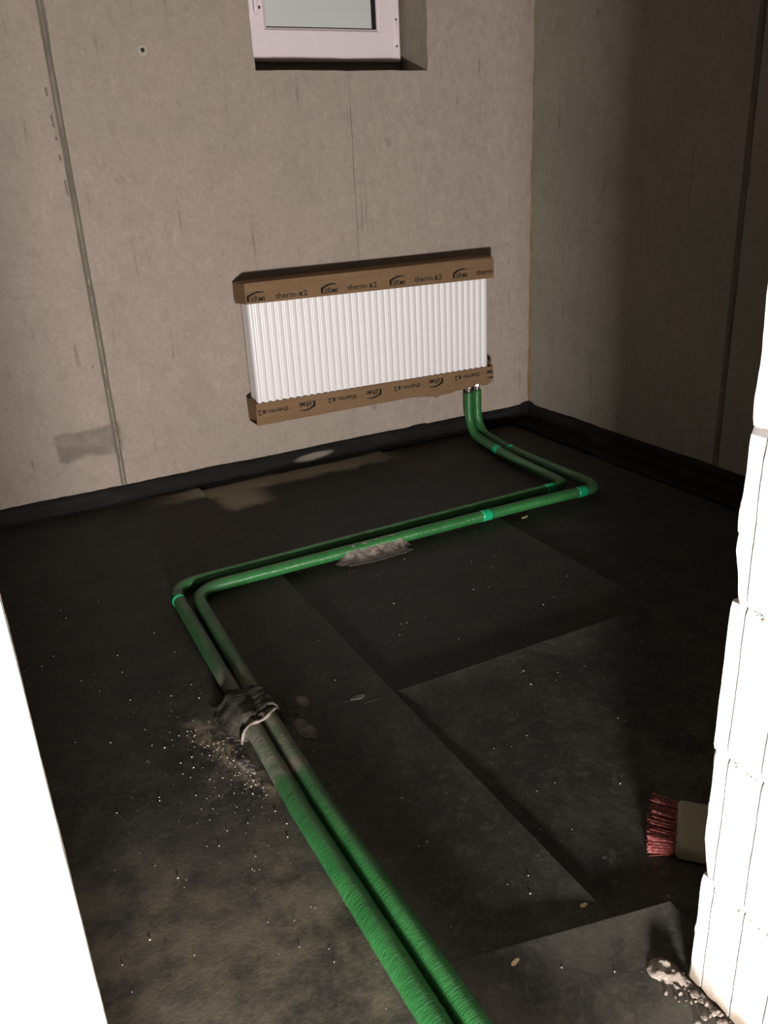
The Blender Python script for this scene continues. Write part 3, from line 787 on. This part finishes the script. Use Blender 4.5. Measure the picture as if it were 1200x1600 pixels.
PB = path([(-2.210, -4.05, 0.041), (-2.208, -3.0, 0.041), (-2.208, -2.6, 0.0405), (-2.209, -2.2, ZP + .002), (-2.196, -1.75, ZP), (-2.166, -1.053, ZP, 0.095), (-1.3, -1.058, ZP), (-0.8, -1.062, ZP), (-0.440, -1.078, ZP, 0.060), (-0.452, -0.69, ZP), (-0.448, -0.42, ZP), (-0.402, -0.1, ZP, 0.105), (-0.402, -0.1, 0.244)])
def pipe(name, pts, label, tapes, cx):
    root = empty(name, tuple(pts[len(pts) // 3]))
    tag(root, label, 'pipe', 'green insulated heating pipes')
    ins = obj('insulation', tube(pts, prad, 24, True, 0.0007, cx * 10), M_PIPE, root)
    for (q, half) in tapes:
        c = min(range(len(pts)), key=lambda i: (pts[i] - Vector(q)).length)
        seg = pts[max(0, c - half):c + half + 1]
        obj('tape', tube(seg, lambda p: prad(p) + 0.0011, 24, True, 0.0005, c), M_TAPE, root)
    bm = nb()
    bmesh.ops.create_cone(bm, cap_ends=True, segments=20, radius1=0.0145, radius2=0.0145, depth=0.012, matrix=Matrix.Translation((cx, -0.1, 0.254)))
    bmesh.ops.create_cone(bm, cap_ends=True, segments=20, radius1=0.0095, radius2=0.0095, depth=0.020, matrix=Matrix.Translation((cx, -0.1, 0.249)))
    obj('union_nut', bm, M_CHROME, root)
    return root
pipe('heating_pipe', PA, 'green insulated pipe that turns outermost at the left bend, to the left valve', [((-2.222, -1.092, ZP), 1), ((-0.62, -0.974, ZP), 2), ((-0.503, -0.42, ZP), 2)], -0.452)
pipe('heating_pipe', PB, 'green insulated pipe that turns innermost at the left bend, to the right valve', [((-0.998, -1.060, ZP), 2), ((-0.545, -1.074, ZP), 2), ((-0.449, -0.45, ZP), 1)], -0.402)

# ---------------------------------------------------------------- mortar on the pipes and floor
def patch(outline, z_fn, n_r=9, under=0.004, seed=0):
    """domed patch over a plan outline: rings from the rim to the centroid"""
    cx = sum(p[0] for p in outline) / len(outline); cy = sum(p[1] for p in outline) / len(outline)
    # refine the outline
    pts = []
    N = len(outline)
    for i in range(N):
        p0, p1, p2, p3 = (Vector(outline[(i + k - 1) % N]) for k in range(4))
        for s in range(5):
            t = s / 5
            pts.append(0.5 * ((2 * p1) + (p2 - p0) * t + (2 * p0 - 5 * p1 + 4 * p2 - p3) * t * t + (3 * p1 - p0 - 3 * p2 + p3) * t ** 3))
    bm = nb(); rows = []
    for j in range(n_r):
        q = j / n_r
        row = []
        for p in pts:
            rim = 1 + 0.20 * fnz(p.x, p.y, seed, 45)
            x = cx + (p.x - cx) * (1 - q) * rim; y = cy + (p.y - cy) * (1 - q) * rim
            row.append(bm.verts.new((x, y, z_fn(x, y, q))))
        rows.append(row)
    top = bm.verts.new((cx, cy, z_fn(cx, cy, 1.0)))
    base = [bm.verts.new((v.co.x, v.co.y, v.co.z - under)) for v in rows[0]]
    m = len(pts)
    for i in range(m):
        k = (i + 1) % m
        bm.faces.new((base[i], base[k], rows[0][k], rows[0][i]))
        for j in range(n_r - 1): bm.faces.new((rows[j][i], rows[j][k], rows[j + 1][k], rows[j + 1][i])).smooth = True
        bm.faces.new((rows[-1][i], rows[-1][k], top)).smooth = True
    bm.faces.new(base[::-1])
    return bm
SH = 0.0115
def pipes_top(x, y, extra):
    h = SH
    for cxp in (-2.2435, -2.196):
        d = abs(x - cxp); R = 0.024 + extra
        if d < R: h = max(h, 0.034 + math.sqrt(R * R - d * d))
    return h
def lump_z(x, y, q):
    """smooth trowelled saddle running down to the floor on both sides of the pipes"""
    if q < 0.01: return SH + 0.0008
    e = min(1, q * 2.6); e = e * e * (3 - 2 * e)
    d = abs(x + 2.2185)
    saddle = 0.053 * max(0.0, 1 - max(0.0, d - 0.044) / 0.062) ** 1.8
    groove = -0.005 * math.exp(-((x + 2.2195) / 0.011) ** 2)
    z = SH + (saddle + groove + 0.0035 * fnz(x * 0.5, y * 2.0, 3, 12)) * e
    h = pipes_top(x, y, 0.0035 + 0.0012 * fnz(x, y, 1, 14))
    return z + max(0.0, h - z) * (1 if e > 0.85 else e)
lump = obj('mortar_lump', patch([(-2.297, -1.69), (-2.25, -1.685), (-2.21, -1.70), (-2.165, -1.705), (-2.115, -1.735), (-2.108, -1.79), (-2.125, -1.84), (-2.165, -1.865), (-2.195, -1.85), (-2.225, -1.872), (-2.262, -1.885), (-2.300, -1.85), (-2.312, -1.77)], lump_z, 22, 0.003, 4), M_LUMP)
tag(lump, 'dark grey lump of mortar bridging both green pipes on the black floor', 'mortar')
obj('rim', tube(path([tuple(p) for p in [(-2.287, -1.892, 0.016), (-2.281, -1.876, 0.036), (-2.268, -1.872, 0.055), (-2.245, -1.884, 0.0645), (-2.222, -1.886, 0.054), (-2.212, -1.872, 0.055), (-2.200, -1.868, 0.064), (-2.186, -1.855, 0.062), (-2.172, -1.838, 0.050)]]), lambda p: 0.0034 + 0.0022 * fnz(p.x, p.y, p.z, 70), 8, True, 0.0015, 5), M_FILLET, lump)

def fillet_z(x, y, q):
    if q < 0.01: return 0.0035
    e = min(1, q * 3.5)
    R = 0.0245; d = y + 1.0588
    slant = x * 105 + y * 90 + 2.2 * fnz(x, y, 0, 9)
    rib = 0.0030 * math.sin(slant) + 0.0022 * math.sin(slant * 2.3 + 1) + 0.003 * fnz(x, y, 5, 55)
    f = max(0.0, min(1.0, (-1.057 - y) / 0.066))              # 0 at the pipe's crown, 1 at the toe
    z = 0.004 + 0.056 * (1 - f) ** 1.35
    z += rib * e * (1 - 0.5 * f)
    top = 0.0335 + math.sqrt(max(0, R * R - d * d)) + 0.0005 + 0.0022 * fnz(x, y, 2, 40)
    if d > -0.006: z = min(z, top - 0.004 * max(0.0, (d + 0.006)) / 0.012 - 0.0012 * (1 + fnz(x, 0, 8, 30)))
    return 0.004 + (z - 0.004) * e
fil = obj('mortar_fillet', patch([(-1.635, -1.05), (-1.60, -1.046), (-1.54, -1.047), (-1.46, -1.045), (-1.40, -1.047), (-1.365, -1.055), (-1.352, -1.085), (-1.372, -1.118), (-1.44, -1.128), (-1.53, -1.126), (-1.60, -1.118), (-1.640, -1.09)], fillet_z, 18, 0.003, 8), M_STREAK)
tag(fil, 'pale ribbed streak of mortar along the front of the nearer green pipe', 'mortar')

def smear(pts, label, h=0.004, mat=None, seed=0):
    h *= 0.35
    o = obj('mortar_smear', patch(pts, lambda x, y, q: SH + (0.0004 if q < 0.01 else h * min(1, q * 2.5) * (0.6 + 0.8 * abs(fnz(x, y, seed, 45)))), 6, 0.002, seed), mat)
    return tag(o, label, 'mortar', 'mortar smears beside the pipes')
smear([(-2.315, -1.93), (-2.292, -1.935), (-2.285, -1.98), (-2.297, -2.005), (-2.312, -1.975)], 'short grey mortar blob beside the left pipe just below the dark mortar lump', 0.007, M_DAB, 2)
smear([(-2.135, -1.865), (-2.118, -1.872), (-2.105, -1.93), (-2.118, -1.955), (-2.142, -1.94), (-2.148, -1.90)], 'grey mortar dab on the floor just right of the right pipe below the lump', 0.006, M_DAB, 3)
smear([(-2.092, -1.77), (-2.075, -1.775), (-2.072, -1.81), (-2.088, -1.825), (-2.10, -1.80)], 'small grey mortar dab on the floor right of the dark mortar lump', 0.005, M_DAB, 4)
smear([(-1.975, -1.858), (-1.955, -1.845), (-1.93, -1.852), (-1.945, -1.868)], 'flat pale mortar dab on bare membrane between pipes and floor seam', 0.003, M_DAB, 6)

# loose crumbs scattered over the membrane: nobody could count them
def crumb(bm, x, y, z, s):
    r = bmesh.ops.create_icosphere(bm, subdivisions=1, radius=1.0)
    a = random.uniform(0, 6.3); sx, sy, sz = s * random.uniform(.6, 1.4), s * random.uniform(.5, 1.1), s * random.uniform(.4, .8)
    for v in r['verts']:
        c = v.co.copy() * random.uniform(.75, 1.2)
        px, py = c.x * sx, c.y * sy
        v.co = Vector((x + px * math.cos(a) - py * math.sin(a), y + px * math.sin(a) + py * math.cos(a), z + c.z * sz + sz * .6))
def zfloor(x, y):
    if y < -2.763 + (-1.75 - x) * 0.22 and -2.235 < x < -1.755: return 0.0165
    if x < -1.86: return 0.0115
    if x < -0.95: return 0.0065 if y < -1.9 else 0.0015
    return -0.0035
bm = nb()
for _ in range(560):
    if random.random() < 0.40: x, y = random.gauss(-2.33, 0.10), random.gauss(-1.95, 0.20)
    else: x, y = random.uniform(-2.85, -0.9), random.uniform(-2.85, -0.9)
    if -2.29 < x < -2.16 and y < -1: continue
    crumb(bm, x, y, zfloor(x, y), random.choice((0.0007, 0.0008, 0.001, 0.0012, 0.0016, 0.0021)))
for _ in range(70):                    # more of them along the scraped streak
    t = random.random(); x = -2.365 + 0.065 * t + random.gauss(0, 0.018); y = -1.76 - 0.34 * t
    if x < -2.292: crumb(bm, x, y, zfloor(x, y), random.choice((0.0009, 0.0012, 0.0016, 0.0022)))
cr = obj('mortar_crumbs', bm, M_CRUMB, kind='stuff')
tag(cr, 'white mortar crumbs scattered over the black membrane floor', 'crumbs')
bm = nb()
for _ in range(150):
    t = random.random(); x = -1.842 - abs(random.gauss(0, 0.022)); y = -2.86 - 0.30 * t
    crumb(bm, x, y, 0.0165 if x < -1.757 else 0.0, random.choice((0.002, 0.003, 0.0035, 0.005, 0.0075)))
ru = obj('mortar_rubble', bm, M_FILLET, kind='stuff')
tag(ru, 'grey mortar rubble heaped along the foot of the right door jamb', 'rubble')
clod = obj('mortar_clod', patch([(-1.872, -2.835), (-1.845, -2.845), (-1.838, -2.885), (-1.852, -2.905), (-1.878, -2.885), (-1.89, -2.858)], lambda x, y, q: 0.0165 + (0 if q < .01 else 0.014 * min(1, q * 2) * (0.7 + 0.6 * fnz(x, y, 0, 50))), 8, 0.004, 2), M_FILLET)
tag(clod, 'pale clod of mortar against the room side corner of the right jamb foot', 'mortar')

# chips of wood
def chip(x, y, l, w, a, label):
    bm = nb()
    pts = [(-l / 2, -w * .2), (-l * .2, -w / 2), (l * .35, -w * .4), (l / 2, 0), (l * .3, w * .45), (-l * .25, w / 2), (-l / 2, w * .25)]
    pts = [(x + p[0] * math.cos(a) - p[1] * math.sin(a), y + p[0] * math.sin(a) + p[1] * math.cos(a)) for p in pts]
    z = zfloor(x, y); prism(bm, pts, 'z', z + 0.0003, z + 0.003)
    tag(obj('wood_chip', bm, M_CHIP), label, 'wood chip', 'pale wood chips on the floor')
chip(-0.839, -1.092, 0.034, 0.010, 0.2, 'pale wood chip lying in front of the right bend of the pipes')
chip(-1.888, -2.686, 0.016, 0.008, 0.0, 'pale wood chip beside the floor seam in front of the red brush')
chip(-2.073, -2.724, 0.020, 0.008, 0.3, 'pale wood chip between the green pipes and the slanting near floor seam')

# ---------------------------------------------------------------- brush lying behind the right jamb
br = empty('hand_brush', (-1.600, -2.665, 0.006))
tag(br, 'wide brush with red bristles and grey body lying behind the right jamb', 'brush')
wv = Vector((0.73, 0.68, 0)).normalized(); bv = Vector((-0.68, 0.73, 0)).normalized(); c0 = Vector((-1.612, -2.640, 0))
bm = nb(); box(bm, -0.070, 0.070, -0.085, 0.0, 0.008, 0.052, 0.014, 4)
for v in bm.verts: v.co = c0 + wv * v.co.x + bv * v.co.y + Vector((0, 0, v.co.z))
obj('brush_body', bm, M_BRUSH, br, True)
bm = nb(); bmesh.ops.create_cone(bm, cap_ends=True, segments=16, radius1=0.013, radius2=0.011, depth=0.16, matrix=Matrix.Rotation(math.pi / 2, 4, 'X'))
for v in bm.verts: v.co = c0 + wv * v.co.x + bv * (v.co.y - 0.155) + Vector((0, 0, v.co.z + 0.030))
obj('handle', bm, M_BRUSH, br, True)
bm = nb()
for _ in range(420):
    w = random.uniform(-0.060, 0.060); z = random.uniform(0.013, 0.047); L = random.uniform(0.044, 0.058) * (1 - 0.10 * abs(w) / 0.06)
    dw = w * 0.16 + random.gauss(0, 0.003); dz = (z - 0.03) * 0.25 + random.gauss(0, 0.002)
    p0 = c0 + wv * w + bv * -0.004 + Vector((0, 0, z)); p1 = c0 + wv * (w + dw) + bv * L + Vector((0, 0, max(0.009, z + dz)))
    r = 0.0011
    q = [wv * r + Vector((0, 0, r)), wv * -r + Vector((0, 0, r * .3)), wv * r * .2 + Vector((0, 0, -r))]
    a = [bm.verts.new(p0 + k) for k in q]; b = [bm.verts.new(p1 + k * 0.75) for k in q]
    for i in range(3): bm.faces.new((a[i], a[(i + 1) % 3], b[(i + 1) % 3], b[i]))
    bm.faces.new(b)
obj('bristles', bm, M_BRISTLE, br, kind='stuff')
